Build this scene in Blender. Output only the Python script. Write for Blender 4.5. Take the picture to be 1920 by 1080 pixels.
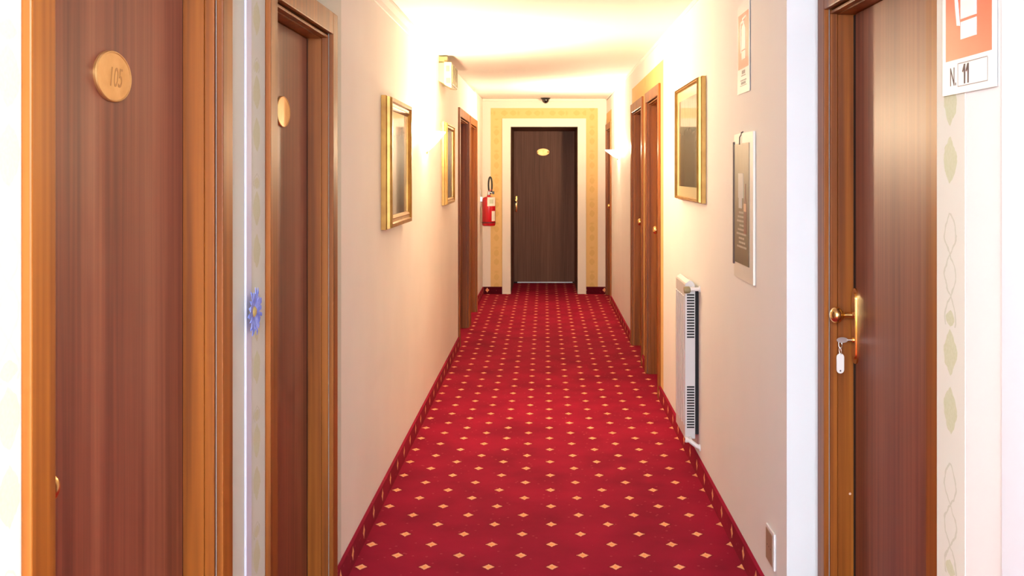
import bpy, bmesh, math, random
from mathutils import Vector, Matrix
random.seed(7)
for o in list(bpy.data.objects): bpy.data.objects.remove(o)
S = bpy.context.scene
COL = S.collection

# ------------------------------------------------------------------ camera, light, exposure
F = 1960.0
cd = bpy.data.cameras.new('camera'); cam = bpy.data.objects.new('camera', cd); COL.objects.link(cam)
cd.sensor_width = 36; cd.lens = 36*F/1920
cd.shift_x = -(1021-960)/1920; cd.shift_y = -(540-325)/1920
cam.location = (0, 0, 1.5); cam.rotation_euler = (math.pi/2, 0, 0); cd.clip_start = .02
S.camera = cam
w = bpy.data.worlds.new('world'); S.world = w; w.use_nodes = True
w.node_tree.nodes['Background'].inputs[0].default_value = (.75, .85, 1, 1)
w.node_tree.nodes['Background'].inputs[1].default_value = 1.0
S.view_settings.view_transform = 'Standard'; S.view_settings.look = 'None'
S.view_settings.gamma = 1; S.view_settings.use_curve_mapping = False
S.view_settings.exposure = 0.12

DAY = 210; SCONCE = 175; GLOW = 30; FILL = 175
def area(name, loc, rot, sx, sy, power, color):
    l = bpy.data.lights.new(name, 'AREA'); l.shape = 'RECTANGLE'; l.size = sx; l.size_y = sy
    l.energy = power; l.color = color
    o = bpy.data.objects.new(name, l); COL.objects.link(o); o.location = loc; o.rotation_euler = rot
    return o
# daylight through the window at the near end of the corridor, behind the camera
area('window_daylight', (0, -4.3, 1.45), (math.pi/2, 0, 0), 1.3, 1.7, DAY, (.74, .88, 1.0))
# added fill light without a fitting, behind the camera, brightens the near walls
hl = bpy.data.lights.new('fill_light', 'POINT'); hl.energy = FILL; hl.color = (.82, .92, 1); hl.shadow_soft_size = .14
ho = bpy.data.objects.new('fill_light', hl); COL.objects.link(ho); ho.location = (-.1, -.6, 2.08)

# ------------------------------------------------------------------ helpers
def lin(c):
    return tuple(((v/255)/12.92 if v/255 <= .04045 else ((v/255+.055)/1.055)**2.4) for v in c)
class NT:
    def __init__(s, m): s.t = m.node_tree; s.n = s.t.nodes; s.l = s.t.links
    def add(s, k, **p):
        n = s.n.new(k)
        for a, b in p.items(): setattr(n, a, b)
        return n
    def link(s, a, b): s.l.new(a, b)
    def m(s, op, a, b=None, clamp=False):
        n = s.n.new('ShaderNodeMath'); n.operation = op; n.use_clamp = clamp
        for i, v in enumerate((a, b)):
            if v is None: continue
            if isinstance(v, (int, float)): n.inputs[i].default_value = v
            else: s.l.new(v, n.inputs[i])
        return n.outputs[0]
    def mix(s, f, a, b):
        n = s.n.new('ShaderNodeMix'); n.data_type = 'RGBA'
        for i, v in ((0, f), (6, a), (7, b)):
            if isinstance(v, tuple): n.inputs[i].default_value = (*v[:3], 1)
            elif isinstance(v, (int, float)): n.inputs[i].default_value = v
            else: s.l.new(v, n.inputs[i])
        return n.outputs[2]
def mat(name, color=(.8, .8, .8), rough=.5, metal=0, emit=None, estr=0, coat=0, coat_rough=.1, spec=.5):
    m = bpy.data.materials.new(name); m.use_nodes = True
    b = m.node_tree.nodes['Principled BSDF']
    b.inputs['Base Color'].default_value = (*color, 1); b.inputs['Roughness'].default_value = rough
    b.inputs['Metallic'].default_value = metal; b.inputs['Specular IOR Level'].default_value = spec
    b.inputs['Coat Weight'].default_value = coat; b.inputs['Coat Roughness'].default_value = coat_rough
    if emit: b.inputs['Emission Color'].default_value = (*emit, 1); b.inputs['Emission Strength'].default_value = estr
    return m
def bsdf(m): return m.node_tree.nodes['Principled BSDF']
def noisy(name, c1, c2, scale=(1, 1, 1), nscale=5, rough=.5, bump=0, bscale=None, lo=.35, hi=.65, detail=4, **k):
    m = mat(name, c1, rough, **k); t = NT(m)
    tc = t.add('ShaderNodeTexCoord'); mp = t.add('ShaderNodeMapping'); mp.inputs['Scale'].default_value = scale
    t.link(tc.outputs['Object'], mp.inputs[0])
    n = t.add('ShaderNodeTexNoise'); n.inputs['Scale'].default_value = nscale; n.inputs['Detail'].default_value = detail
    t.link(mp.outputs[0], n.inputs[0])
    r = t.add('ShaderNodeMapRange'); r.inputs[1].default_value = lo; r.inputs[2].default_value = hi
    t.link(n.outputs[0], r.inputs[0])
    t.link(t.mix(r.outputs[0], c1, c2), bsdf(m).inputs['Base Color'])
    if bump:
        n2 = t.add('ShaderNodeTexNoise'); n2.inputs['Scale'].default_value = bscale or 200
        t.link(tc.outputs['Object'], n2.inputs[0])
        bp = t.add('ShaderNodeBump'); bp.inputs[0].default_value = bump; bp.inputs[1].default_value = .002
        t.link(n2.outputs[0], bp.inputs[2]); t.link(bp.outputs[0], bsdf(m).inputs['Normal'])
    return m
def wood(name, dark, mid, light, rough=.38, fine=55, streak=6, coat=.3, coat_rough=.25, chips=False, spec=.5):
    """straight grained veneer: streaks run up the board"""
    m = mat(name, mid, rough, coat=coat, coat_rough=coat_rough, spec=spec); t = NT(m)
    tc = t.add('ShaderNodeTexCoord')
    def nz(sc, s, d):
        mp = t.add('ShaderNodeMapping'); mp.inputs['Scale'].default_value = sc
        t.link(tc.outputs['Object'], mp.inputs[0])
        n = t.add('ShaderNodeTexNoise'); n.inputs['Scale'].default_value = s; n.inputs['Detail'].default_value = d
        t.link(mp.outputs[0], n.inputs[0]); return n.outputs[0]
    a = nz((1, 1, .03), streak, 2); b = nz((1, 1, .02), fine, 3)
    f = t.m('ADD', t.m('MULTIPLY', a, .5), t.m('MULTIPLY', b, .5))
    r = t.add('ShaderNodeValToRGB'); e = r.color_ramp.elements
    e[0].position = .36; e[0].color = (*dark, 1); e[1].position = .66; e[1].color = (*light, 1)
    k = e.new(.5); k.color = (*mid, 1)
    t.link(f, r.inputs[0]); out = r.outputs[0]
    if chips:
        v = t.add('ShaderNodeTexVoronoi'); v.inputs['Scale'].default_value = 2.6
        t.link(tc.outputs['Object'], v.inputs[0])
        out = t.mix(t.m('LESS_THAN', v.outputs['Distance'], .011), out, (.8, .55, .45))
    t.link(out, bsdf(m).inputs['Base Color'])
    return m
def carpet(name, au, av, u0, v0, pu=.2425, pv=.2421, stagger=True, single=False, k=1):
    m = mat(name, (.3, .01, .02), .95, spec=.15); t = NT(m)
    g = t.add('ShaderNodeNewGeometry'); sp = t.add('ShaderNodeSeparateXYZ'); t.link(g.outputs['Position'], sp.inputs[0])
    U = sp.outputs[au]; V = sp.outputs[av]
    nw = t.add('ShaderNodeTexNoise'); nw.inputs['Scale'].default_value = 90; nw.inputs['Detail'].default_value = 1
    t.link(g.outputs['Position'], nw.inputs[0])
    jit = t.m('MULTIPLY', t.m('SUBTRACT', nw.outputs[0], .5), .35)
    def dist(du, dv):
        a = t.m('ABSOLUTE', t.m('SUBTRACT', t.m('FRACT', t.m('ADD', t.m('DIVIDE', t.m('SUBTRACT', U, u0+du), pu), .5+100)), .5))
        if single: b = t.m('DIVIDE', t.m('ABSOLUTE', t.m('SUBTRACT', V, v0)), pv)
        else: b = t.m('ABSOLUTE', t.m('SUBTRACT', t.m('FRACT', t.m('ADD', t.m('DIVIDE', t.m('SUBTRACT', V, v0+dv), pv), .5+100)), .5))
        a = t.m('DIVIDE', a, .0245/pu); b = t.m('DIVIDE', b, .030/pv)
        return t.m('ADD', t.m('POWER', a, .86), t.m('POWER', b, .86))
    d = dist(0, 0)
    if stagger: d = t.m('MINIMUM', d, dist(pu/2, pv/2))
    dj = t.m('ADD', d, jit)
    spot = t.m('LESS_THAN', dj, 1.0); core = t.m('LESS_THAN', dj, .42); halo = t.m('LESS_THAN', dj, 1.25)
    n = t.add('ShaderNodeTexNoise'); n.inputs['Scale'].default_value = 3.2; n.inputs['Detail'].default_value = 5
    t.link(g.outputs['Position'], n.inputs[0])
    r = t.add('ShaderNodeMapRange'); r.inputs[1].default_value = .3; r.inputs[2].default_value = .7
    t.link(n.outputs[0], r.inputs[0])
    n2 = t.add('ShaderNodeTexNoise'); n2.inputs['Scale'].default_value = 260; n2.inputs['Detail'].default_value = 2
    t.link(g.outputs['Position'], n2.inputs[0])
    base = t.mix(r.outputs[0], tuple(v*k for v in CARP1), tuple(v*k for v in CARP2))
    base = t.mix(t.m('MULTIPLY', t.m('SUBTRACT', n2.outputs[0], .45), 1.1, True), base, (.19, .006, .02))
    vo = t.add('ShaderNodeTexVoronoi'); vo.inputs['Scale'].default_value = 22; t.link(g.outputs['Position'], vo.inputs[0])
    base = t.mix(t.m('MULTIPLY', t.m('LESS_THAN', vo.outputs['Distance'], .12), .35), base, (.55, .10, .12))
    c = t.mix(t.m('MULTIPLY', halo, .6), base, (.16, .008, .01))
    c = t.mix(spot, c, (.88, .42, .22)); c = t.mix(t.m('MULTIPLY', core, .7), c, (.86, .30, .05))
    t.link(c, bsdf(m).inputs['Base Color'])
    bp = t.add('ShaderNodeBump'); bp.inputs[0].default_value = .35; bp.inputs[1].default_value = .003
    t.link(n2.outputs[0], bp.inputs[2]); t.link(bp.outputs[0], bsdf(m).inputs['Normal'])
    return m
CARP1 = (.22, .0015, .020); CARP2 = (.34, .004, .032)

def paper(name, au, u0, base, motif, line, horizontal=None, width=.13, per=.475):
    """patterned border paper: pairs of leaf lozenges and scrolling stems along the strip (runs up z, or along au when horizontal)"""
    m = mat(name, base, .7); t = NT(m)
    g = t.add('ShaderNodeNewGeometry'); sp = t.add('ShaderNodeSeparateXYZ'); t.link(g.outputs['Position'], sp.inputs[0])
    def pattern(U, V):
        nz = t.add('ShaderNodeTexNoise'); nz.inputs['Scale'].default_value = 45; t.link(g.outputs['Position'], nz.inputs[0])
        j = t.m('MULTIPLY', t.m('SUBTRACT', nz.outputs[0], .5), .022)
        u = t.m('ADD', U, j)
        vv = t.m('MULTIPLY', t.m('FRACT', t.m('ADD', t.m('DIVIDE', V, per), 50)), per)
        au_ = t.m('ABSOLUTE', u)
        def loz(c, h, wd):
            b = t.m('DIVIDE', t.m('ABSOLUTE', t.m('SUBTRACT', vv, c)), h)
            return t.m('LESS_THAN', t.m('ADD', t.m('DIVIDE', au_, wd), t.m('MULTIPLY', b, b)), 1)
        L = t.m('MAXIMUM', loz(.10, .045, .032), loz(.21, .045, .032))
        L = t.m('MAXIMUM', L, loz(.275, .016, .022))
        wave = t.m('MULTIPLY', t.m('SINE', t.m('MULTIPLY', V, 2*math.pi/(per/3))), .028)
        st = t.m('LESS_THAN', t.m('ABSOLUTE', t.m('SUBTRACT', au_, t.m('ABSOLUTE', wave))), .0035)
        st = t.m('MULTIPLY', st, t.m('GREATER_THAN', vv, .26))
        return L, st
    U = t.m('SUBTRACT', sp.outputs[au], u0); 
    L, st = pattern(U, sp.outputs[2])
    if horizontal is not None:
        z0, half = horizontal
        L2, s2 = pattern(t.m('SUBTRACT', sp.outputs[2], z0), sp.outputs[au])
        f = t.m('GREATER_THAN', sp.outputs[2], z0-half)
        L = t.m('ADD', t.m('MULTIPLY', L, t.m('SUBTRACT', 1, f)), t.m('MULTIPLY', L2, f))
        st = t.m('ADD', t.m('MULTIPLY', st, t.m('SUBTRACT', 1, f)), t.m('MULTIPLY', s2, f))
    nn = t.add('ShaderNodeTexNoise'); nn.inputs['Scale'].default_value = 160; t.link(g.outputs['Position'], nn.inputs[0])
    c = t.mix(t.m('MULTIPLY', L, t.m('ADD', t.m('MULTIPLY', nn.outputs[0], .6), .45, True)), base, motif)
    c = t.mix(t.m('MULTIPLY', st, .7), c, line)
    t.link(c, bsdf(m).inputs['Base Color'])
    return m

class MB:
    """collects shapes in world coordinates, links them as one mesh object"""
    def __init__(s): s.bm = bmesh.new()
    def box(s, x0, x1, y0, y1, z0, z1, bev=0):
        b = bmesh.new(); bmesh.ops.create_cube(b, size=1)
        for v in b.verts:
            v.co = Vector(((x0+x1)/2+v.co.x*abs(x1-x0), (y0+y1)/2+v.co.y*abs(y1-y0), (z0+z1)/2+v.co.z*abs(z1-z0)))
        if bev: bmesh.ops.bevel(b, geom=b.edges[:]+b.verts[:], offset=bev, segments=2, affect='EDGES', profile=.5)
        s.merge(b); return s
    def merge(s, b, M=None):
        if M is not None: b.transform(M)
        me = bpy.data.meshes.new('tmp'); b.to_mesh(me); b.free(); s.bm.from_mesh(me); bpy.data.meshes.remove(me)
    def poly(s, pts, ext):
        """prism: polygon pts (3D) extruded by vector ext"""
        a = [s.bm.verts.new(p) for p in pts]; b = [s.bm.verts.new(Vector(p)+Vector(ext)) for p in pts]
        s.bm.faces.new(a); s.bm.faces.new(b[::-1])
        for i in range(len(pts)):
            j = (i+1) % len(pts); s.bm.faces.new((a[i], b[i], b[j], a[j]))
        return s
    def hexa(s, v):
        a = [s.bm.verts.new(p) for p in v]
        for f in ((0,1,2,3),(7,6,5,4),(0,4,5,1),(1,5,6,2),(2,6,7,3),(3,7,4,0)): s.bm.faces.new([a[i] for i in f])
        return s
    def lathe(s, prof, origin, axis, seg=24, ang=2*math.pi, start=0, ref=None):
        """prof: (radius, distance along axis)"""
        ax = Vector(axis).normalized(); r = Vector(ref) if ref else ax.orthogonal().normalized(); q = ax.cross(r)
        full = abs(ang-2*math.pi) < 1e-6; n = seg if full else seg+1; rows = []
        for (rad, d) in prof:
            rows.append([s.bm.verts.new(Vector(origin)+ax*d+(r*math.cos(start+ang*i/seg)+q*math.sin(start+ang*i/seg))*max(rad, 1e-5)) for i in range(n)])
        for a, b in zip(rows, rows[1:]):
            for i in range(seg):
                j = (i+1) % n; s.bm.faces.new((a[i], a[j], b[j], b[i]))
        bmesh.ops.remove_doubles(s.bm, verts=[v for rr in rows for v in rr], dist=2e-5)
        return s
    def tube(s, pts, r, seg=10):
        pts = [Vector(p) for p in pts]; rows = []; up = None
        for i, p in enumerate(pts):
            d = (pts[min(i+1, len(pts)-1)]-pts[max(i-1, 0)]).normalized()
            if up is None: up = d.orthogonal().normalized()
            up = (up-d*up.dot(d)).normalized(); q = d.cross(up)
            rows.append([s.bm.verts.new(p+(up*math.cos(2*math.pi*k/seg)+q*math.sin(2*math.pi*k/seg))*r) for k in range(seg)])
        for a, b in zip(rows, rows[1:]):
            for i in range(seg): j = (i+1) % seg; s.bm.faces.new((a[i], a[j], b[j], b[i]))
        s.bm.faces.new(rows[0][::-1]); s.bm.faces.new(rows[-1]); return s
    def build(s, name, m, parent=None, smooth=False, origin=None):
        bmesh.ops.recalc_face_normals(s.bm, faces=s.bm.faces[:])
        o = bpy.data.objects.new(name, bpy.data.meshes.new(name)); COL.objects.link(o)
        if parent is not None:
            p = parent; off = Vector(p['_o']); o.parent = p; s.bm.transform(Matrix.Translation(-off)); o['_o'] = tuple(off)
        else:
            off = Vector(origin or (0, 0, 0)); o.location = off; s.bm.transform(Matrix.Translation(-off)); o['_o'] = tuple(off)
        s.bm.to_mesh(o.data); s.bm.free(); o.data.materials.append(m)
        if smooth:
            for f in o.data.polygons: f.use_smooth = True
            o.data.set_sharp_from_angle(angle=math.radians(35))
        return o
def empty(name, loc, label, cat, group=None, kind=None):
    o = bpy.data.objects.new(name, None); COL.objects.link(o); o.location = loc; o.empty_display_size = .1; o['_o'] = tuple(loc)
    return tag(o, label, cat, group, kind)
def tag(o, label=None, cat=None, group=None, kind=None):
    if label: o['label'] = label
    if cat: o['category'] = cat
    if group: o['group'] = group
    if kind: o['kind'] = kind
    return o
def text(name, body, size, origin, side, m, parent, depth=.0008, shear=0, sx=1, align='CENTER'):
    """lettering on the left wall (side=+1), the right wall (-1) or the end wall (0), centred on origin"""
    c = bpy.data.curves.new('t', 'FONT'); c.body = body; c.size = size; c.extrude = depth; c.align_x = align; c.align_y = 'CENTER'; c.shear = shear
    t = bpy.data.objects.new('t', c); COL.objects.link(t); bpy.context.view_layer.update()
    me = bpy.data.meshes.new_from_object(t); bpy.data.objects.remove(t)
    if side == 0: M = Matrix(((sx,0,0,0),(0,0,-1,0),(0,1,0,0),(0,0,0,1)))
    else: M = Matrix(((0,0,side,0),(side*sx,0,0,0),(0,1,0,0),(0,0,0,1)))
    me.transform(Matrix.Translation(Vector(origin)-Vector(parent['_o'])) @ M)
    o = bpy.data.objects.new(name, me); COL.objects.link(o); o.parent = parent; o['_o'] = parent['_o']
    me.materials.clear(); me.materials.append(m)
    return o

# ------------------------------------------------------------------ materials
M_wall = noisy('wall_paint', (.88, .87, .855), (.90, .89, .875), nscale=2.5, rough=.75, bump=.15, bscale=60)
M_ceil = noisy('ceiling_paint', (.86, .82, .77), (.89, .85, .80), nscale=1.5, rough=.8)
M_cream = mat('cream_paint', (.82, .74, .62), .55)
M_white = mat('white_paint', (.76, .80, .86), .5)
M_floor = carpet('red_carpet', 0, 1, .0285, 3.984)
M_skirtY = carpet('red_carpet_upturn_sides', 1, 2, 3.984, .052, single=True, stagger=False)
M_skirtX_shade = carpet('red_carpet_upturn_end_shaded', 0, 2, .0285-.74, .05, single=True, stagger=False, k=.25)  # same carpet, colour darkened to paint in the shade at the far end
M_skirt_dark = mat('dark_red_upturn', (.10, .004, .015), .9)
M_leaf = wood('sapele_door_veneer', (.115, .026, .015), (.195, .052, .026), (.29, .092, .045), rough=.46, spec=.4, coat=.12, coat_rough=.32, chips=True)
M_frame = wood('mahogany_frame', (.15, .038, .005), (.25, .070, .008), (.36, .115, .014), rough=.42, spec=.3, coat=.0, streak=14, chips=True)
M_endleaf = wood('dark_walnut_door', (.125, .052, .030), (.175, .074, .044), (.23, .105, .062), rough=.55, coat=.0, spec=.3, fine=90)
M_brass = noisy('brass', (.80, .50, .16), (.88, .60, .24), nscale=30, rough=.22, metal=1)
M_plate = noisy('brushed_brass_plate', (.58, .33, .11), (.68, .42, .17), nscale=20, rough=.38, metal=.75)
M_engrave = mat('engraving', (.42, .22, .07), .5, metal=.4)
M_gold = noisy('gilt_wood', (.28, .125, .018), (.40, .20, .035), nscale=14, rough=.34, metal=.55)
M_gold2 = noisy('pale_gilt_wood', (.38, .19, .035), (.48, .27, .06), nscale=14, rough=.3, metal=.45)
M_dark = mat('dark_frame_edge', (.06, .03, .01), .6)
M_black = mat('black_plastic', (.012, .010, .010), .3)
M_rubber = mat('black_rubber', (.02, .018, .016), .6)
M_red = mat('red_enamel', (.50, .004, .012), .25, coat=.6)
M_label = mat('white_label', (.80, .74, .66), .6)
M_steel = mat('steel', (.62, .60, .58), .3, metal=1)
M_radwhite = mat('radiator_enamel', (.66, .65, .66), .35)
M_slot = mat('dark_slot', (.012, .010, .012), .8)
M_valve = mat('white_valve', (.84, .80, .78), .4)
M_knob = mat('beige_valve_knob', (.30, .24, .12), .5)
M_signred = mat('sign_red', (.85, .085, .03), .35, coat=.3)
M_signwhite = mat('sign_white', (.86, .87, .88), .35, coat=.3)
M_ink = mat('dark_ink', (.08, .05, .05), .6)
M_grey = mat('grey_print', (.30, .28, .28), .6)
M_duct = mat('lilac_white_plastic', (.58, .58, .72), .5)
M_blue = noisy('blue_petals', (.10, .14, .55), (.30, .38, .85), nscale=60, rough=.6)
M_yel = mat('ochre_flower_centre', (.42, .30, .10), .7)
M_ivory = mat('ivory_plastic', (.36, .29, .13), .5)
M_lens = mat('emergency_lens', (.12, .115, .06), .25)
M_glass = mat('sconce_glass', (.95, .85, .7), .3, emit=(1, .80, .55), estr=GLOW)
M_pap_r = paper('border_paper_pale', 1, 1.985, (.74, .73, .64), (.55, .57, .34), (.54, .55, .42))
M_pap_l = paper('border_paper_grey', 1, 2.70, (.62, .62, .54), (.54, .53, .32), (.5, .5, .38), per=.3)
M_pap_n = paper('border_paper_near', 1, 1.45, (.80, .80, .74), (.66, .66, .5), (.66, .66, .55))
M_pap_y = paper('border_paper_gold', 1, 8.0, (.76, .50, .19), (.68, .43, .14), (.70, .45, .15), per=.3)
M_pap_e = paper('border_paper_end', 0, -.598, (.76, .50, .19), (.66, .42, .13), (.69, .44, .15), horizontal=(2.25, .07), per=.30)
M_pap_e2 = paper('border_paper_end_right', 0, .59, (.76, .50, .19), (.66, .42, .13), (.69, .44, .15), per=.30)

# ------------------------------------------------------------------ room shell
XL, XR, XN, XL2 = -.744, .771, .87, -.77
YE = 13.0
def struct(o, label, cat='structure'):
    return tag(o, label, cat, kind='structure')
# ceiling: old plaster, slightly uneven, lower on the left
rows = [(-4.5, 2.32, 2.385), (5, 2.32, 2.385), (8, 2.335, 2.395), (10.5, 2.39, 2.42), (YE, 2.43, 2.43)]
b = MB()
for (ya, la, ra), (yb, lb, rb) in zip(rows, rows[1:]):
    xa, xb = (XL2, XR)
    def zz(l, r, x): return l+(r-l)*(x-XL)/(XR-XL)
    x0, x1 = -.90, 1.02
    f = [(x0, ya, zz(la, ra, x0)), (x1, ya, zz(la, ra, x1)), (x1, yb, zz(lb, rb, x1)), (x0, yb, zz(lb, rb, x0))]
    t_ = [(p[0], p[1], p[2]+.10) for p in f]
    b.hexa(f+t_)
bmesh.ops.remove_doubles(b.bm, verts=b.bm.verts[:], dist=1e-5)
struct(b.build('ceiling', M_ceil), 'pale cream plaster ceiling along the corridor', 'ceiling')
b = MB().box(-1.1, 1.2, -4.5, 14.6, -.1, 0)
struct(b.build('floor', M_floor), 'red carpet floor with staggered small yellow diamonds', 'floor')

# doors: side, outer casing near/far y, casing top z, wall face x
DOORS = dict(
    d1=(1, XL, 1.484, 2.443, 2.055), d2=(1, XL, 2.780, 3.680, 2.055),
    d3=(1, XL, 9.00, 10.22, 2.07), d4=(1, XL, 10.30, 11.38, 2.07),
    d5=(-1, XN, 2.268, 3.27, 2.075), d6=(-1, XR, 6.93, 7.90, 2.10),
    d7=(-1, XR, 8.13, 9.20, 2.10), d8=(-1, XR, 12.02, 12.97, 2.10))
CW = .075
def wall_side(name, s, x, y0, y1, top, opens, label, thick=.2):
    """wall as a slab with door openings; s=+1 faces +x"""
    b = MB(); c = y0; xb = x-s*thick
    for (a, e, z) in sorted(opens):
        b.box(min(x, xb), max(x, xb), c, a, 0, top); b.box(min(x, xb), max(x, xb), a, e, z, top); c = e
    if y1-c > 1e-4: b.box(min(x, xb), max(x, xb), c, y1, 0, top)
    return b
def op(k):
    s, x, a, e, z = DOORS[k]; return (a+CW-.01, e-CW+.01, z-CW+.01)
b = wall_side('', 1, XL, -4.5, 11.5, 2.335, [op('d1'), op('d2'), op('d3'), op('d4')], '')
b.box(-.944, XL2, 11.5, YE, 0, 2.42)
b.box(-.944, XL, 5.5, 11.5, 2.335, 2.36)
struct(b.build('wall_left', noisy('left_wall_paint', (.86, .80, .73), (.89, .83, .76), nscale=2.5, rough=.75, bump=.15, bscale=60)), 'cream painted left wall with gilt pictures', 'wall')
b = wall_side('', -1, XR, 3.33, YE, 2.40, [op('d6'), op('d7'), op('d8')], '')
xb = XN+.2
b2 = wall_side('', -1, XN, 2.053, 3.33, 2.40, [op('d5')], '', thick=.101)
me = bpy.data.meshes.new('t'); b2.bm.to_mesh(me); b.bm.from_mesh(me); b2.bm.free()
b.box(XR, .971, -4.5, 2.053, 0, 2.40)
struct(b.build('wall_right', M_wall), 'cream painted right wall with radiator and signs', 'wall')
# end wall with the deep door opening
EX0, EX1, EZ = -.42, .411, 2.077
b = MB().box(-.97, EX0, YE, YE+.2, 0, 2.43).box(EX1, .971, YE, YE+.2, 0, 2.43).box(EX0, EX1, YE, YE+.2, EZ, 2.43)
struct(b.build('wall_back', mat('end_wall_paint', (.82, .72, .62), .7)), 'cream end wall around the dark brown door', 'wall')
# wall behind the camera with the daylight window
b = MB().box(-.944, .971, -4.7, -4.5, 0, .55).box(-.944, .971, -4.7, -4.5, 2.35, 2.5)
b.box(-.944, -.7, -4.7, -4.5, .55, 2.35).box(.7, .971, -4.7, -4.5, .55, 2.35)
struct(b.build('wall_front', M_wall), 'wall at the near end of the corridor around a window', 'wall')
wn = empty('window_1', (0, -4.55, .55), 'window at the near end of the corridor', 'window', kind='structure')
b = MB()
for (x0, x1, z0, z1) in ((-.7, -.64, .55, 2.35), (.64, .7, .55, 2.35), (-.64, .64, .55, .61), (-.64, .64, 2.29, 2.35), (-.025, .025, .61, 2.29)):
    b.box(x0, x1, -4.63, -4.57, z0, z1)
b.build('window_frame', M_white, wn)

# skirting: carpet turned up the wall
def skirt(i, side, segs, x, label):
    b = MB()
    for a, e in segs: b.box(min(x, x+side*.014), max(x, x+side*.014), a, e, 0, .09)
    struct(b.build('baseboard_'+i, M_skirtY), label, 'baseboard')
skirt('left', 1, [(3.68, 9.0), (2.443, 2.78), (-4.5, 1.48)], XL, 'red carpet upturn along the left wall')
skirt('left_far', 1, [(11.5, YE-.001)], XL2, 'red carpet upturn at the far left beyond the doors')
skirt('right', -1, [(3.33, 6.93), (7.90, 8.13), (9.20, 12.02), (-4.5, 2.05)], XR, 'red carpet upturn along the right wall')
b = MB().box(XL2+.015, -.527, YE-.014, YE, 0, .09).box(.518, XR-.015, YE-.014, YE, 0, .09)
struct(b.build('baseboard_back', M_skirtX_shade), 'red carpet upturn below the end wall, darkened for shade', 'baseboard')
# crown mouldings following the ceiling line
def crown(name, side, x, pts, h, d, label):
    b = MB()
    for (ya, za), (yb, zb) in zip(pts, pts[1:]):
        def ring(y, z): return [(x, y, z-h), (x+side*d*.35, y, z-h), (x+side*d*.45, y, z-h*.62), (x+side*d, y, z-h*.25), (x+side*d, y, z), (x, y, z)]
        ra, rb = ring(ya, za), ring(yb, zb); va = [b.bm.verts.new(p) for p in ra]; vb = [b.bm.verts.new(p) for p in rb]
        for i in range(6): j = (i+1) % 6; b.bm.faces.new((va[i], va[j], vb[j], vb[i]))
        b.bm.faces.new(va); b.bm.faces.new(vb[::-1])
    struct(b.build(name, M_ceil), label, 'moulding')
crown('trim_1', 1, XL, [(-4.5, 2.318), (5, 2.318), (7.1, 2.328)], .065, .022, 'slim cream moulding between left wall and ceiling')
crown('trim_2', -1, XR, [(3.33, 2.384), (5, 2.384), (8, 2.394), (10.5, 2.419), (12.98, 2.428)], .018, .012, 'thin cream bead between right wall and ceiling')
b = MB().box(XL2, XR, YE-.018, YE, 2.395, 2.428, .004)
struct(b.build('trim_3', M_cream), 'thin cream bead along the top of the end wall', 'moulding')

# border papers
t4 = MB().box(XL, XL+.0008, 2.443, 2.780, .09, 2.25).box(XL, XL+.0008, 2.780, 3.82, 2.05, 2.25).box(XL, XL+.0008, 3.68, 3.82, .09, 2.05)
struct(t4.build('trim_4', M_pap_l), 'greyish patterned border paper beside the left doors', 'wallpaper border')
b = MB().box(XL, XL+.0008, 1.2, 1.48, .09, 2.25)
struct(b.build('trim_5', M_pap_n), 'pale patterned paper at the left edge of the picture', 'wallpaper border')
b = MB().box(XR-.0008, XR, 1.915, 2.052, .09, 2.25)
struct(b.build('trim_6', M_pap_r), 'cream leaf patterned border paper beside the near right door', 'wallpaper border')
b = MB().box(XR-.0008, XR, 6.78, 6.93, .09, 2.24).box(XR-.0008, XR, 7.90, 8.13, .09, 2.09).box(XR-.0008, XR, 6.93, 9.20, 2.09, 2.24)
struct(b.build('trim_7', M_pap_y), 'golden border paper around the two far right doors', 'wallpaper border')
b = MB().box(XR-.0008, XR, 12.02, 12.98, 2.09, 2.24)
struct(b.build('trim_8', M_pap_y), 'golden border paper above the last right door', 'wallpaper border')
b = MB().box(-.67, -.526, YE-.001, YE, .09, 2.312).box(-.526, .517, YE-.001, YE, 2.183, 2.312)
struct(b.build('trim_9', M_pap_e), 'golden border paper left of and above the end door', 'wallpaper border')
b = MB().box(.517, .663, YE-.001, YE, .09, 2.312)
struct(b.build('trim_10', M_pap_e2), 'golden border paper right of the end door', 'wallpaper border')
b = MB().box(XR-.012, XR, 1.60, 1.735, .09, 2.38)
struct(b.build('trim_11', M_white), 'bluish white wall edge strip at the right border', 'trim')

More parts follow.
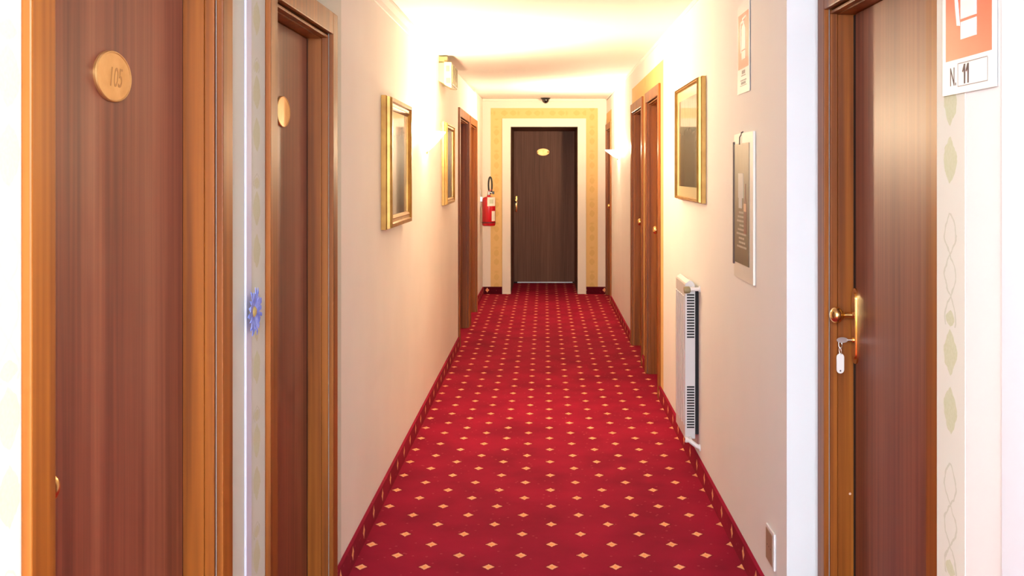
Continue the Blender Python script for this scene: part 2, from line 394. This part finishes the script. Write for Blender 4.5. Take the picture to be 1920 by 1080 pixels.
# ------------------------------------------------------------------ doors
def knob(parent, x, y, z, s, r=.025, out=.05):
    """round knob on a neck; x is the leaf face, s points into the corridor"""
    b = MB(); pr = [(0, 0), (.013, 0), (.0085, .006), (.0085, out-.016), (.013, out-.010)]
    for k in range(1, 10):
        a = math.pi*k/10; pr.append((r*math.sin(a)*.98, out+.008-r*.75*math.cos(a)))
    pr += [(.0, out+.008+r*.75)]
    pr = [p for i, p in enumerate(pr) if i < 5 or p[1] > out-.011]
    b.lathe(pr, (x, y, z), (s, 0, 0), 24)
    return b.build('door_knob', M_brass, parent, True)
def oval_plate(parent, x, y, z, s, a=.082, h=.048, end=False):
    b = MB(); n = 40
    def ring(k, d):
        if end: return [(x+a*k*math.cos(2*math.pi*i/n), y-d, z+h*k*math.sin(2*math.pi*i/n)) for i in range(n)]
        return [(x+s*d, y+a*k*math.cos(2*math.pi*i/n), z+h*k*math.sin(2*math.pi*i/n)) for i in range(n)]
    rr = [[b.bm.verts.new(p) for p in ring(k, d)] for k, d in ((1, 0), (1, .004), (.97, .006), (.93, .0062), (.91, .005), (.5, .0052))]
    for A, B in zip(rr, rr[1:]):
        for i in range(n): j = (i+1) % n; b.bm.faces.new((A[i], A[j], B[j], B[i]))
    b.bm.faces.new(rr[-1]); b.bm.faces.new(rr[0][::-1])
    return b.build('number_plate', M_plate, parent, True)
def make_door(n, key, label, rec=.065, seal=.013):
    s, xw, y0, y1, zt = DOORS[key]
    root = empty('door_%d' % n, (xw, (y0+y1)/2, 0), label, 'door', kind='structure')
    def X(w): return xw+s*w
    b = MB(); zi = zt-CW
    def bx(w0, w1, a, e, z0, z1, bev=0): b.box(min(X(w0), X(w1)), max(X(w0), X(w1)), a, e, z0, z1, bev)
    # architrave boards with raised outer edge
    bx(0, .016, y0, y0+CW, 0, zt, .003); bx(0, .016, y1-CW, y1, 0, zt, .003); bx(0, .0155, y0+CW-.004, y1-CW+.004, zi, zt, .003)
    b.build('architrave', M_frame, root)
    # bead and lining
    b = MB(); q = .015; g = .006
    bx(-.022, .0, y0+CW+g, y0+CW+q, 0, zi-g, .002); bx(-.022, .0, y1-CW-q, y1-CW-g, 0, zi-g, .002); bx(-.022, .0, y0+CW+g, y1-CW-g, zi-q, zi-g, .002)
    b.build('bead', M_frame, root)
    b = MB(); e = .018
    bx(-.10, -.022, y0+CW-.009, y0+CW+q+.003, 0, zi+.009); bx(-.10, -.022, y1-CW-q-.003, y1-CW+.009, 0, zi+.009); bx(-.10, -.022, y0+CW, y1-CW, zi-q-.003, zi+.009)
    bx(-.022, -.003, y0+CW-.009, y0+CW-.001, 0, zi+.009); bx(-.022, -.003, y1-CW+.001, y1-CW+.009, 0, zi+.009); bx(-.022, -.003, y0+CW, y1-CW, zi+.001, zi+.009)
    b.build('door_lining', M_frame, root)
    ly0, ly1, lz = y0+CW+q+.003+.003, y1-CW-q-.003-seal, zi-q-.003-.003
    b = MB(); bx(-rec-.035, -rec, ly0, ly1, .006, lz, .0015)
    leaf = b.build('door_leaf', M_leaf, root)
    b = MB(); bx(-rec-.03, -rec-.004, ly1, y1-CW-q-.003, 0, lz); b.build('door_seal', M_slot, root)  # near-black strip painting the shadowed gap at the leaf edge
    b = MB(); bx(-.098, -.096+.0, y0+CW, y1-CW, .0, zi)  # near-black sheet set in to darken the gap beside the leaf
    b.build('dark_backing', M_slot, root)
    return root, X(-rec), s, ly0, ly1
L = {}
d1, lx, s, a, e = make_door(1, 'd1', 'nearest left mahogany door with oval brass plate 105')
p = oval_plate(d1, lx, 1.954, 1.681, s); text('engraved_number', '105', .052, (lx+s*.0056, 1.957, 1.678), 1, M_engrave, d1, .0003, shear=.25, sx=.8)
knob(d1, lx, 1.590, 1.02, s, .024, .044)
d2, lx, s, a, e = make_door(2, 'd2', 'second left mahogany door past the blue flower, with oval brass plate', seal=.03)
oval_plate(d2, lx, 3.222, 1.69, s); knob(d2, lx, 2.89, 1.02, s, .024, .044)
d3, lx, s, a, e = make_door(3, 'd3', 'near one of the paired far left mahogany doors')
knob(d3, lx, 9.2, 1.05, s, .022, .04)
d4, lx, s, a, e = make_door(4, 'd4', 'far one of the paired far left mahogany doors')
knob(d4, lx, 10.5, 1.05, s, .022, .04)
d5, lx5, s, a, e = make_door(5, 'd5', 'nearest right mahogany door with brass handle plate and key', seal=.035)
# backplate with scalloped ends
b = MB(); yk, zc = 3.135, 1.042
def bp(h, wd, d0, d1_):
    pts = []
    for k in range(9): a_ = math.pi*k/8; pts.append((lx5-d0, yk+wd*math.cos(a_), zc+h-wd+wd*1.0*math.sin(a_)*(1.15)))
    for k in range(9): a_ = math.pi+math.pi*k/8; pts.append((lx5-d0, yk+wd*math.cos(a_), zc-h+wd+wd*math.sin(a_)*1.15))
    b.poly(pts, (-(d1_-d0), 0, 0))
bp(.110, .024, 0, .005); bp(.098, .017, .005, .010)
b.build('handle_plate', M_brass, d5, True)
knob(d5, lx5-.008, yk, 1.075, s, .026, .044)
b = MB().lathe([(0, 0), (.0085, 0), (.0085, .004), (.005, .005), (0, .005)], (lx5-.010, yk, 1.000), (-1, 0, 0), 16); b.build('keyhole_rim', M_brass, d5, True)
for n, k, y, lab in ((6, 'd6', 7.20, 'mahogany door on the right just beyond the gilt picture'), (7, 'd7', 8.38, 'mahogany door on the right, second beyond the gilt picture'), (8, 'd8', 12.4, 'last mahogany door on the right by the end wall')):
    r, lx, s, a, e = make_door(n, k, lab); knob(r, lx, y, 1.11, s, .029, .062)
# end door: deep lined opening, dark leaf
YD = 14.25
r = empty('door_9', (0, YE, 0), 'dark brown door at the end of the corridor with oval plate', 'door', kind='structure')
b = MB().box(-.526, EX0, YE-.016, YE, 0, 2.183, .003).box(EX1, .517, YE-.016, YE, 0, 2.183, .003).box(EX0-.003, EX1+.003, YE-.0155, YE, EZ, 2.183, .003)
b.build('architrave', M_cream, r)
b = MB().box(EX0-.02, EX0, YE, YD+.04, 0, EZ).box(EX1, EX1+.02, YE, YD+.04, 0, EZ).box(EX0-.02, EX1+.02, YE, YD+.04, EZ, EZ+.02)
b.build('door_lining', M_endleaf, r)
b = MB().box(EX0+.002, EX1-.002, YD, YD+.04, .022, EZ-.003, .002); b.build('door_leaf', M_endleaf, r)
b = MB().box(EX0+.05, EX1-.03, YD-.006, YD+.03, .008, .020, .001); b.build('under_door_light', mat('under_door_light_white', (.9, .9, .95), .35, metal=.3), r)  # pale strip painted in for the light showing under the door
b = MB().box(EX0, EX1, YD+.04, YD+.06, 0, EZ); b.build('dark_backing', M_slot, r)
oval_plate(r, -.02, YD, 1.79, 0, .088, .050, end=True)
b = MB().box(-.405, -.372, YD-.007, YD, .975, 1.19, .003); b.build('handle_plate', M_brass, r, True)
b = MB().box(-.399, -.378, YD-.011, YD-.006, 1.09, 1.115, .002); b.build('lock_cover', M_black, r)
b = MB().lathe([(0, 0), (.010, 0), (.008, .03), (.018, .036), (.022, .05), (.016, .062), (0, .066)], (-.389, YD-.006, 1.13), (0, -1, 0), 16); b.build('door_knob', M_brass, r, True)
# niche beside door 5: sheet on its return wall, cool daylight tint put into the colour
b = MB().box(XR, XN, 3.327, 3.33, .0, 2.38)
struct(b.build('trim_12', mat('return_daylight_tint', (.74, .77, .80), .6)), 'return wall beside the nearest right door, tinted bluish for daylight', 'trim')

# key with tag
k = empty('door_key', (lx5-.02, yk, .90), 'steel door key with white tag hanging in the lock of the nearest right door', 'key')
b = MB(); x0 = lx5-.014
b.tube([(x0, yk, 1.0), (x0-.014, yk, 1.0)], .0028)
pts = []
for i in range(20):
    a_ = 2*math.pi*i/20; pts.append((x0-.028+.017*math.cos(a_), yk-.0012, 1.0+.0085*math.sin(a_)))
b.poly(pts, (0, .0024, 0)); b.build('key', M_steel, k, True)
b = MB(); rx, rz = x0-.034, .987
b.tube([(rx+.005*math.cos(t_), yk+.002*math.sin(t_), rz+.012*math.sin(t_)) for t_ in [2*math.pi*i/16 for i in range(17)]], .001, 6)
b.tube([(rx+.003*math.cos(t_), yk+.004*math.sin(t_), rz-.020+.010*math.sin(t_)) for t_ in [2*math.pi*i/16 for i in range(17)]], .001, 6)
b.build('key_ring', M_steel, k)
b = MB(); pts = []
cz, hw, hh = .930, .0112, .030
for i in range(10): a_ = math.pi*i/9; pts.append((rx+hw*math.cos(a_), yk-.0015, cz+hh-hw+hw*math.sin(a_)))
for i in range(10): a_ = math.pi+math.pi*i/9; pts.append((rx+hw*math.cos(a_), yk-.0015, cz-hh+hw+hw*math.sin(a_)))
b.poly(pts, (0, .003, 0)); tg = b.build('key_tag', mat('white_tag', (.82, .80, .78), .4), k)
b = MB().lathe([(0, 0), (.0025, 0), (.0025, .0006), (0, .0006)], (rx, yk-.0015, cz-hh+.008), (0, -1, 0), 12); b.build('eyelet', M_ink, tg)

# ------------------------------------------------------------------ pictures
def picture(name, s, xw, y0, y1, z0, z1, th, fw, mf, mp, label, mat_w=0, ledge=True):
    root = empty(name, (xw, (y0+y1)/2, z0), label, 'picture frame')
    def X(w): return xw+s*w
    prof = [(0, 0), (0, th*.45), (.004, th*.55), (.006, th*.8), (0.010, th), (fw*.42, th), (fw*.52, th*.82), (fw*.70, th*.80), (fw*.80, th*.88), (fw, th*.70), (fw, 0)]
    b = MB(); rings = []
    for (i, h) in prof:
        rings.append([b.bm.verts.new((X(h+.001), y, z)) for (y, z) in ((y0+i, z0+i), (y1-i, z0+i), (y1-i, z1-i), (y0+i, z1-i))])
    for A, B in zip(rings, rings[1:]+rings[:1]):
        for i in range(4): j = (i+1) % 4; b.bm.faces.new((A[i], A[j], B[j], B[i]))
    fr = b.build('frame', mf, root)
    b = MB().box(min(X(.001), X(.008)), max(X(.001), X(.008)), y0+.006, y1-.006, z0+.006, z1-.006); b.build('backing_board', M_dark, root)
    a = fw; c = fw+mat_w
    if mat_w:
        b = MB().box(min(X(.01), X(th*.6)), max(X(.01), X(th*.6)), y0+a-.002, y1-a+.002, z0+a-.002, z1-a+.002)
        b.build('mount', mat('pale_gold_mount', (.72, .62, .36), .4, coat=.6, coat_rough=.05), root)
    b = MB().box(min(X(.01), X(th*.6+.001)), max(X(.01), X(th*.6+.001)), y0+c-.002, y1-c+.002, z0+c-.002, z1-c+.002)
    b.build('painting', mp, root)
    return root
def painting(name, stops, z0, z1, blotch):
    """soft landscape under glass: colours change up the canvas"""
    m = mat(name, (.1, .1, .05), .45, coat=1, coat_rough=.03); t = NT(m)
    g = t.add('ShaderNodeNewGeometry'); sp = t.add('ShaderNodeSeparateXYZ'); t.link(g.outputs['Position'], sp.inputs[0])
    n = t.add('ShaderNodeTexNoise'); n.inputs['Scale'].default_value = 9; n.inputs['Detail'].default_value = 6
    mp = t.add('ShaderNodeMapping'); mp.inputs['Scale'].default_value = (1, 1, .45)
    t.link(g.outputs['Position'], mp.inputs[0]); t.link(mp.outputs[0], n.inputs[0])
    v = t.m('DIVIDE', t.m('SUBTRACT', sp.outputs[2], z0), z1-z0)
    v = t.m('ADD', v, t.m('MULTIPLY', t.m('SUBTRACT', n.outputs[0], .5), .35))
    r = t.add('ShaderNodeValToRGB'); e = r.color_ramp.elements
    e[0].position = stops[0][0]; e[0].color = (*stops[0][1], 1); e[1].position = stops[-1][0]; e[1].color = (*stops[-1][1], 1)
    for p, c in stops[1:-1]: q = e.new(p); q.color = (*c, 1)
    t.link(v, r.inputs[0])
    n2 = t.add('ShaderNodeTexNoise'); n2.inputs['Scale'].default_value = 22; n2.inputs['Detail'].default_value = 4; t.link(mp.outputs[0], n2.inputs[0])
    c = t.mix(t.m('MULTIPLY', t.m('SUBTRACT', n2.outputs[0], .45), 2.0, True), r.outputs[0], blotch)
    t.link(c, bsdf(m).inputs['Base Color']); return m
P1 = painting('woodland_painting', [(0, (.13, .075, .035)), (.35, (.10, .075, .04)), (.65, (.085, .07, .03)), (.72, (.07, .045, .02)), (.80, (.40, .20, .08)), (1, (.36, .17, .06))], 1.29, 1.81, (.06, .065, .03))
P2 = painting('dusky_painting', [(0, (.05, .03, .02)), (.5, (.08, .05, .035)), (1, (.12, .08, .04))], 1.31, 1.83, (.03, .03, .025))
P3 = painting('misty_painting', [(0, (.10, .085, .035)), (.4, (.15, .125, .06)), (.6, (.13, .125, .08)), (.75, (.32, .30, .22)), (1, (.36, .34, .27))], 1.42, 1.90, (.10, .09, .05))
picture('picture_frame', 1, XL, 4.75, 5.477, 1.242, 1.856, .050, .062, M_gold, P1, 'gilt framed woodland picture on the left wall, the nearer of two')
picture('picture_frame', 1, XL, 7.556, 8.20, 1.267, 1.874, .042, .05, M_gold2, P2, 'gilt framed dark picture on the left wall, beyond the glowing lamp')
picture('picture_frame', -1, XR, 4.987, 5.855, 1.355, 1.966, .043, .022, M_gold2, P3, 'large gilt framed misty picture on the right wall above the radiator', mat_w=.055)

# clip framed poster
r = empty('wall_poster', (XR, 4.0, 1.09), 'narrow dark poster on a white board hanging by the signs on the right wall', 'poster')
b = MB().box(XR-.010, XR-.001, 3.816, 4.198, 1.09, 1.655, .001); b.build('white_board', mat('ivory_board', (.80, .76, .68), .45), r)
m = painting('poster_print', [(0, (.085, .065, .03)), (.5, (.15, .11, .055)), (1, (.19, .14, .07))], 1.12, 1.62, (.12, .085, .04))
bsdf(m).inputs['Coat Weight'].default_value = .4; bsdf(m).inputs['Coat Roughness'].default_value = .15
b = MB().box(XR-.0125, XR-.010, 3.882, 4.18, 1.15, 1.615); b.build('poster_print', m, r)
b = MB().box(XR-.016, XR-.001, 4.180, 4.196, 1.14, 1.625, .001); b.build('edge_strip', M_ink, r)
b = MB().box(XR-.0135, XR-.0125, 3.99, 4.09, 1.405, 1.50).box(XR-.0135, XR-.0125, 4.02, 4.08, 1.365, 1.405); b.build('printed_picture', mat('pale_print', (.50, .48, .46), .5), r)
b = MB()  # printed bottle silhouette
pts = [(3.925, 1.27), (3.975, 1.27), (3.975, 1.385), (3.96, 1.41), (3.958, 1.46), (3.942, 1.46), (3.94, 1.41), (3.925, 1.385)]
b.poly([(XR-.0125, y, z) for y, z in pts], (-.001, 0, 0)); b.build('printed_bottle', mat('rust_print', (.16, .035, .012), .5), r)
b = MB().box(XR-.0145, XR-.0135, 3.928, 3.972, 1.355, 1.375+.01); b.build('printed_label', mat('peach_print', (.62, .36, .2), .5), r)
b = MB()
for i in range(9):
    z = 1.345-i*.0165; w_ = .045+.02*((i*7) % 3); c_ = 4.03-.002*i
    x_ = c_-w_
    while x_ < c_+w_:
        l_ = random.uniform(.008, .022); b.box(XR-.0133, XR-.0125, x_, x_+l_, z, z+.0075); x_ += l_+.006
b.build('printed_lines', mat('print_text', (.42, .36, .28), .6), r)
b = MB().tube([(XR-.014, 4.06, 1.612), (XR-.016, 4.045, 1.64), (XR-.004, 4.038, 1.662)], .0022, 6).lathe([(0, 0), (.005, 0), (.005, .006), (0, .007)], (XR-.006, 4.04, 1.655), (-1, 0, 0), 10)
b.build('hook', M_ink, r)

# fire signs: red panel with white extinguisher and hose
def fire_sign(yc, z0, label, near):
    r = empty('fire_sign', (XR, yc, z0), label, 'sign')
    hw, H = .12, .345; y0, y1 = yc-hw, yc+hw
    b = MB().box(XR-.0045, XR-.0035, y0, y1, z0, z0+H); b.build('sign_plate', M_signwhite, r)
    a, e = yc-.102, yc+.102; rb = z0+.066+.03; 
    if near: rb = z0+.064
    rt = rb+.212
    b = MB().box(XR-.0052, XR-.0045, a, e, rb, rt); b.build('red_panel', M_signred, r)
    def Y(u): return e-u      # u runs left to right as read
    xs = XR-.0052
    def pr(b, pts): b.poly([(xs, Y(u), rb+v) for u, v in pts], (-.0008, 0, 0))
    b = MB(); x0, x1 = (.072, .142)
    pr(b, [(x0, .034), (x1, .034), (x1, .066), (x0, .066)])
    pr(b, [(x0, .071), (x1, .071), (x1, .150), (x1-.012, .166), (x0+.012, .166), (x0, .150)])
    pr(b, [(x0+.024, .166), (x1-.024, .166), (x1-.024, .182), (x0+.024, .182)])
    pr(b, [(x0+.01, .184), (x1+.016, .190), (x1+.016, .198), (x0+.01, .194)])
    hz = [(x0+.02, .186), (.055, .182), (.043, .165), (.040, .14), (.046, .10), (.054, .062), (.068, .060), (.060, .10), (.050, .14), (.053, .160), (.060, .172), (x0+.02, .178)]
    for i in range(5): 
        q = [hz[i], hz[i+1], hz[10-i], hz[11-i]]; pr(b, q)
    b.build('extinguisher_symbol', M_signwhite, r)
    if near:
        text('lettering', 'N.', .050, (XR-.0047, Y(.034), rb-.033), -1, M_ink, r, .0003, sx=.62)
        b = MB()
        for ux in (.088, .104):
            b.poly([(XR-.0047, Y(ux+du), rb-.031+dv) for du, dv in ((-.003, -.017), (.003, -.017), (.003, .019), (-.003, .019), (-.011, .006), (-.007, .004), (-.003, .009))], (-.0004, 0, 0))
        b.build('handwritten_number', M_ink, r)
        b = MB(); z1, z2, u0, u1 = rb-.052, rb-.010, .056, .186
        for (ua, ub, za, zb) in ((u0, u1, z1, z1+.0018), (u0, u1, z2, z2+.0018), (u0, u0+.002, z1, z2), (u1, u1+.002, z1, z2)):
            b.box(XR-.0049, XR-.0045, Y(ub), Y(ua), za, zb)
        b.build('number_box', M_grey, r)
    else:
        b = MB()
        for (ua, ub, za, zb) in ((.06, .15, .066, .070), (.07, .14, .074, .088), (.04, .17, .028, .031), (.055, .15, .034, .044), (.045, .165, .047, .052)):
            n_ = 9
            for i in range(n_):
                b.box(XR-.0049, XR-.0045, Y(ua+(ub-ua)*(i+.72)/n_), Y(ua+(ub-ua)*i/n_), z0+za, z0+zb)
        b.build('small_print', M_grey, r)
fire_sign(1.893, 1.648, 'large red and white extinguisher sign numbered 11 beside the nearest right door', True)
fire_sign(4.030, 1.810, 'small looking red and white fire sign above the dark poster', False)

# socket plate low on the right wall
r = empty('wall_socket', (XR, 3.545, .17), 'brown and white socket plate low on the right wall', 'socket')
b = MB().box(XR-.008, XR, 3.482, 3.607, .172, .296, .003); b.build('cover_plate', mat('white_socket', (.78, .76, .76), .4), r)
b = MB().box(XR-.0105, XR-.008, 3.496, 3.594, .182, .286, .001); b.build('brown_insert', mat('brown_insert', (.36, .24, .16), .5), r)
b = MB()
for yy in (3.52, 3.545, 3.57):
    b = MB().lathe([(0, 0), (.0022, 0), (.0022, .0005), (0, .0005)], (XR-.0105, yy, .234), (-1, 0, 0), 8); b.build('socket_hole', M_slot, r)

# ------------------------------------------------------------------ radiator
r = empty('radiator', (XR, 5.38, .17), 'slim white radiator with slotted end grilles on the right wall', 'radiator')
y0, y1, z0, z1 = 5.22, 5.58, .175, .955
xf, xk = .702, .752
b = MB(); pts = [(xf, z0), (xk, z0)]
for i in range(8):
    a_ = math.pi/2*i/7; pts.append((xk-.028+.028*math.cos(a_), z1-.03+.04*math.sin(a_)))
pts += [(xf+.004, z1-.004), (xf, z1-.012)]
b.poly([(x, y0, z) for x, z in pts], (0, y1-y0, 0)); b.build('casing', M_radwhite, r)
b = MB().box(xk, XR, y0+.01, y1-.01, z0+.02, z1-.04); b.build('gap_block', M_slot, r)  # near-black block filling the gap between casing and wall
for za, zb, n_ in ((.675, .900, 16), (.225, .440, 16)):
    b = MB()
    for i in range(n_):
        z = za+(zb-za)*(i+.5)/n_; b.box(xf+.009, xk-.004, y0-.0012, y0+.001, z-.0036, z+.0036)
    g = b.build('grille', M_slot, r)
# front face ribs
b = MB()
for i in range(5): y = y0+.04+i*.07; b.box(xf-.003, xf+.001, y, y+.035, z0+.06, z1-.07, .002)
b.build('front_rib', M_radwhite, r)
b = MB().tube([(XR-.001, y0-.03, .925), (.742, y0-.03, .925), (.722, y0-.03, .925)], .010, 14)
b.lathe([(.0, 0), (.016, 0), (.016, .006), (0, .006)], (XR, y0-.03, .925), (-1, 0, 0), 16).tube([(.738, y0-.03, .925), (.738, y0+.01, .925)], .009, 12)
vv = b.build('valve', M_valve, r, True)
b = MB().lathe([(0, 0), (.011, 0), (.0165, .004), (.0175, .022), (.0155, .032), (0, .033)], (.724, y0-.03, .922), (-1, 0, -.06), 20); b.build('valve_knob', M_knob, vv, True)
b = MB().tube([(XR-.001, y0-.04, .140), (.752, y0-.04, .150), (.722, y0-.03, .172), (.706, y0-.02, .176)], .011, 14)
b.lathe([(0, 0), (.014, 0), (.014, .012), (0, .012)], (.712, y0-.024, .175), (-1, .2, .1), 16).lathe([(0, 0), (.018, 0), (.018, .006), (0, .006)], (XR, y0-.04, .14), (-1, 0, 0), 16)
b.tube([(.726, y0-.03, .168), (.726, y0+.02, .185)], .009, 12)
b.build('return_pipe', M_valve, r, True)

# ------------------------------------------------------------------ sconces
def sconce(s, xw, y, z, label, rr=.125, hgt=.12, hw=.13):
    r = empty('wall_lamp', (xw, y, z), label, 'lamp')
    b = MB(); n = 24; m_ = 10; rows = []
    for k in range(m_+1):
        t_ = k/m_; rad = .06+.94*(t_**.8)
        rows.append([b.bm.verts.new((xw+s*(.004+rr*rad*math.sin(math.pi*i/n)), y+hw*rad*math.cos(math.pi*i/n), z+hgt*t_)) for i in range(n+1)])
    for A, B in zip(rows, rows[1:]):
        for i in range(n): b.bm.faces.new((A[i], A[i+1], B[i+1], B[i]))
    sh = b.build('glass_shade', M_glass, r, True)
    so = sh.modifiers.new('t', 'SOLIDIFY'); so.thickness = .004
    b = MB().box(min(xw, xw+s*.004), max(xw, xw+s*.004), y-.04, y+.04, z+.0, z+.10, .001); b.build('wall_bracket', M_white, r)
    b = MB().lathe([(0, -.012), (.004, -.01), (.006, 0), (.003, .01), (0, .011)], (xw+s*.012, y, z-.004), (0, 0, 1), 12); b.build('finial', M_brass, r, True)
    l = bpy.data.lights.new('bulb', 'POINT'); l.energy = SCONCE; l.color = (1, .76, .48); l.shadow_soft_size = .035
    o = bpy.data.objects.new('bulb_light', l); COL.objects.link(o); o.location = (s*.065, 0, hgt+.01); o.parent = r
sconce(1, XL, 6.50, 1.635, 'glowing glass wall lamp between the two gilt pictures on the left wall')
sconce(-1, XR, 10.85, 1.655, 'glowing glass wall lamp on the right wall before the last door', rr=.14, hgt=.085)

# ------------------------------------------------------------------ emergency light
r = empty('emergency_light', (XL, 7.6, 2.12), 'ivory emergency light box high on the left wall', 'emergency light')
xa, xb_, xf2 = XL, XL+.04, XL+.095
ya, yb = 7.33, 7.80
b = MB().hexa([(xa, ya, 2.150), (xb_, ya, 2.128), (xb_, yb, 2.128), (xa, yb, 2.15), (xa, ya, 2.275), (xb_, ya, 2.275), (xb_, yb, 2.275), (xa, yb, 2.275)]); b.build('housing', M_ivory, r)
b = MB().hexa([(xb_, ya-.004, 2.124), (xf2-.004, ya-.004, 2.098), (xf2-.004, yb, 2.12), (xb_, yb, 2.124), (xb_, ya-.004, 2.282), (xf2-.004, ya-.004, 2.278), (xf2-.004, yb, 2.278), (xb_, yb, 2.282)]); b.build('front_cover', mat('cream_plastic', (.47, .41, .25), .5), r)
mw = mat('grey_window', (.13, .13, .11), .3)
MB().box(xb_+.014, xf2-.016, ya-.006, ya-.003, 2.215, 2.255).build('end_window', mw, r); MB().box(xb_+.014, xf2-.010, ya-.006, ya-.003, 2.132, 2.17).build('end_window', mw, r)
b = MB().box(xf2-.004, xf2, ya+.01, yb-.01, 2.125, 2.27, .001); ln = b.build('lens', M_lens, r)
b = MB()
for i in range(4):
    b = MB(); y = ya+.03+i*.125; b.box(xf2, xf2+.003, y, y+.035, 2.135, 2.262); b.build('louvre', M_ivory, ln)
b = MB().box(xa, xa+.06, ya+.02, ya+.10, 2.275, 2.322); b.build('mounting_bracket', mat('olive_bracket', (.22, .17, .06), .6), r)

# dome camera
r = empty('dome_camera', (.012, 12.82, 2.36), 'small black dome camera on the ceiling above the end door', 'camera')
zc = 2.428
b = MB().lathe([(0, 0), (.062, 0), (.062, .008), (.050, .020), (0, .020)], (.012, 12.84, zc), (0, 0, -1), 28); b.build('base', M_black, r, True)
b = MB().lathe([(.046, 0)]+[(.046*math.cos(a_), .046*math.sin(a_)*1.1) for a_ in [math.pi/2*i/8 for i in range(1, 9)]], (.012, 12.84, zc-.020), (0, 0, -1), 28)
b.build('dome', mat('smoked_dome', (.01, .008, .008), .08, coat=1, coat_rough=.02), r, True)

# ------------------------------------------------------------------ fire extinguisher
ex, ey = -.668, 12.52
r = empty('fire_extinguisher', (ex, ey, .868), 'red fire extinguisher with black hose loop on the far left wall', 'fire extinguisher')
R_ = .080
pr = [(0, 0), (R_*.7, 0), (R_*.93, .006), (R_, .02), (R_, .305)]
for i in range(1, 8): a_ = math.pi/2*i/8; pr.append((.022+(R_-.022)*math.cos(a_), .305+.050*math.sin(a_)))
pr += [(.022, .357), (.022, .372), (0, .372)]
b = MB().lathe(pr, (ex, ey, .868), (0, 0, 1), 36); body = b.build('cylinder', M_red, r, True)
b = MB().lathe([(R_+.001, 0), (R_+.0025, .002), (R_+.0025, .012), (R_+.001, .014)], (ex, ey, .905), (0, 0, 1), 36); b.build('base_band', mat('dark_red_band', (.12, .003, .006), .4), r, True)
def wrap(name, a0, a1, z0, z1, m):
    b = MB(); n_ = 12; rows = [[b.bm.verts.new((ex+(R_+.0012)*math.sin(a_), ey-(R_+.0012)*math.cos(a_), z)) for a_ in [a0+(a1-a0)*i/n_ for i in range(n_+1)]] for z in (z0, z1)]
    for i in range(n_): b.bm.faces.new((rows[0][i], rows[0][i+1], rows[1][i+1], rows[1][i]))
    return b.build(name, m, r, True)
wrap('label', -.15, 1.25, 1.110, 1.215, M_label); wrap('instruction_sticker', .50, 1.2, .93, 1.05, M_label)
wrap('printed_panel', .15, .8, 1.14, 1.19, mat('green_grey_print', (.45, .48, .36), .6))
b = MB().lathe([(0, 0), (.016, 0), (.018, .012), (.014, .03), (.016, .045), (0, .048)], (ex, ey, 1.240), (0, 0, 1), 16)
b.box(ex-.012, ex+.045, ey-.010, ey+.010, 1.265, 1.275, .002); b.build('valve_head', M_steel, r, True)
b = MB().hexa([(ex-.01, ey-.009, 1.282), (ex+.045, ey-.009, 1.300), (ex+.045, ey+.009, 1.300), (ex-.01, ey+.009, 1.282), (ex-.01, ey-.009, 1.289), (ex+.045, ey-.009, 1.308), (ex+.045, ey+.009, 1.308), (ex-.01, ey+.009, 1.289)])
b.build('lever', M_red, r)
b = MB().box(ex+.042, ex+.066, ey-.014, ey+.014, 1.25, 1.285, .004); b.build('nozzle', M_black, r)
b = MB(); hx = ex+.018
b.tube([(hx+.016*math.sin(t_)*1.3, ey-.005+.012*math.cos(t_), 1.262+.095-.098*math.cos(t_)) for t_ in [2*math.pi*i/40 for i in range(41)]], .0100, 10)
b.build('hose', M_rubber, r, True)
b = MB().box(XL2, ex-R_+.006, ey-.02, ey+.02, 1.16, 1.22, .002).box(XL2, XL2+.004, ey-.03, ey+.03, 1.10, 1.30, .001); b.build('wall_bracket', M_steel, r)

# ------------------------------------------------------------------ cable duct and blue flower
b = MB().box(XL+.0008, XL+.007, 2.585, 2.632, .09, 2.30, .002)
tag(b.build('cable_duct', M_duct), 'thin lilac white cable duct running up between the two near left doors', 'cable duct')
r = empty('blue_flower', (XL+.014, 2.608, 1.155), 'blue daisy shaped flower decoration stuck between the two near left doors', 'flower decoration')
fy, fz = 2.608, 1.155; n_ = 18
for i in range(n_):
    a_ = 2*math.pi*i/n_+.1; Lp = .058+.008*math.sin(i*2.3); w0 = .006+.002*math.sin(i*1.7); b = MB()
    du, dv = math.cos(a_), math.sin(a_); pu, pv = -dv, du
    def P(l, w_, h): return (XL+.015+h, fy+du*l+pu*w_, fz+dv*l+pv*w_)
    pts = [P(.010, -.002, .003), P(.03, -w0, .006), P(Lp*.85, -w0*.9, .008), P(Lp, 0, .006), P(Lp*.85, w0*.9, .008), P(.03, w0, .006), P(.010, .002, .003)]
    b.poly(pts, (.0015, 0, 0)); b.build('petal', M_blue, r)
b = MB().lathe([(.016, 0), (.015, .006), (.009, .011), (0, .012)], (XL+.013, fy, fz), (1, 0, 0), 20); b.build('flower_centre', M_yel, r, True)

for o in bpy.data.objects:
    if '_o' in o: del o['_o']
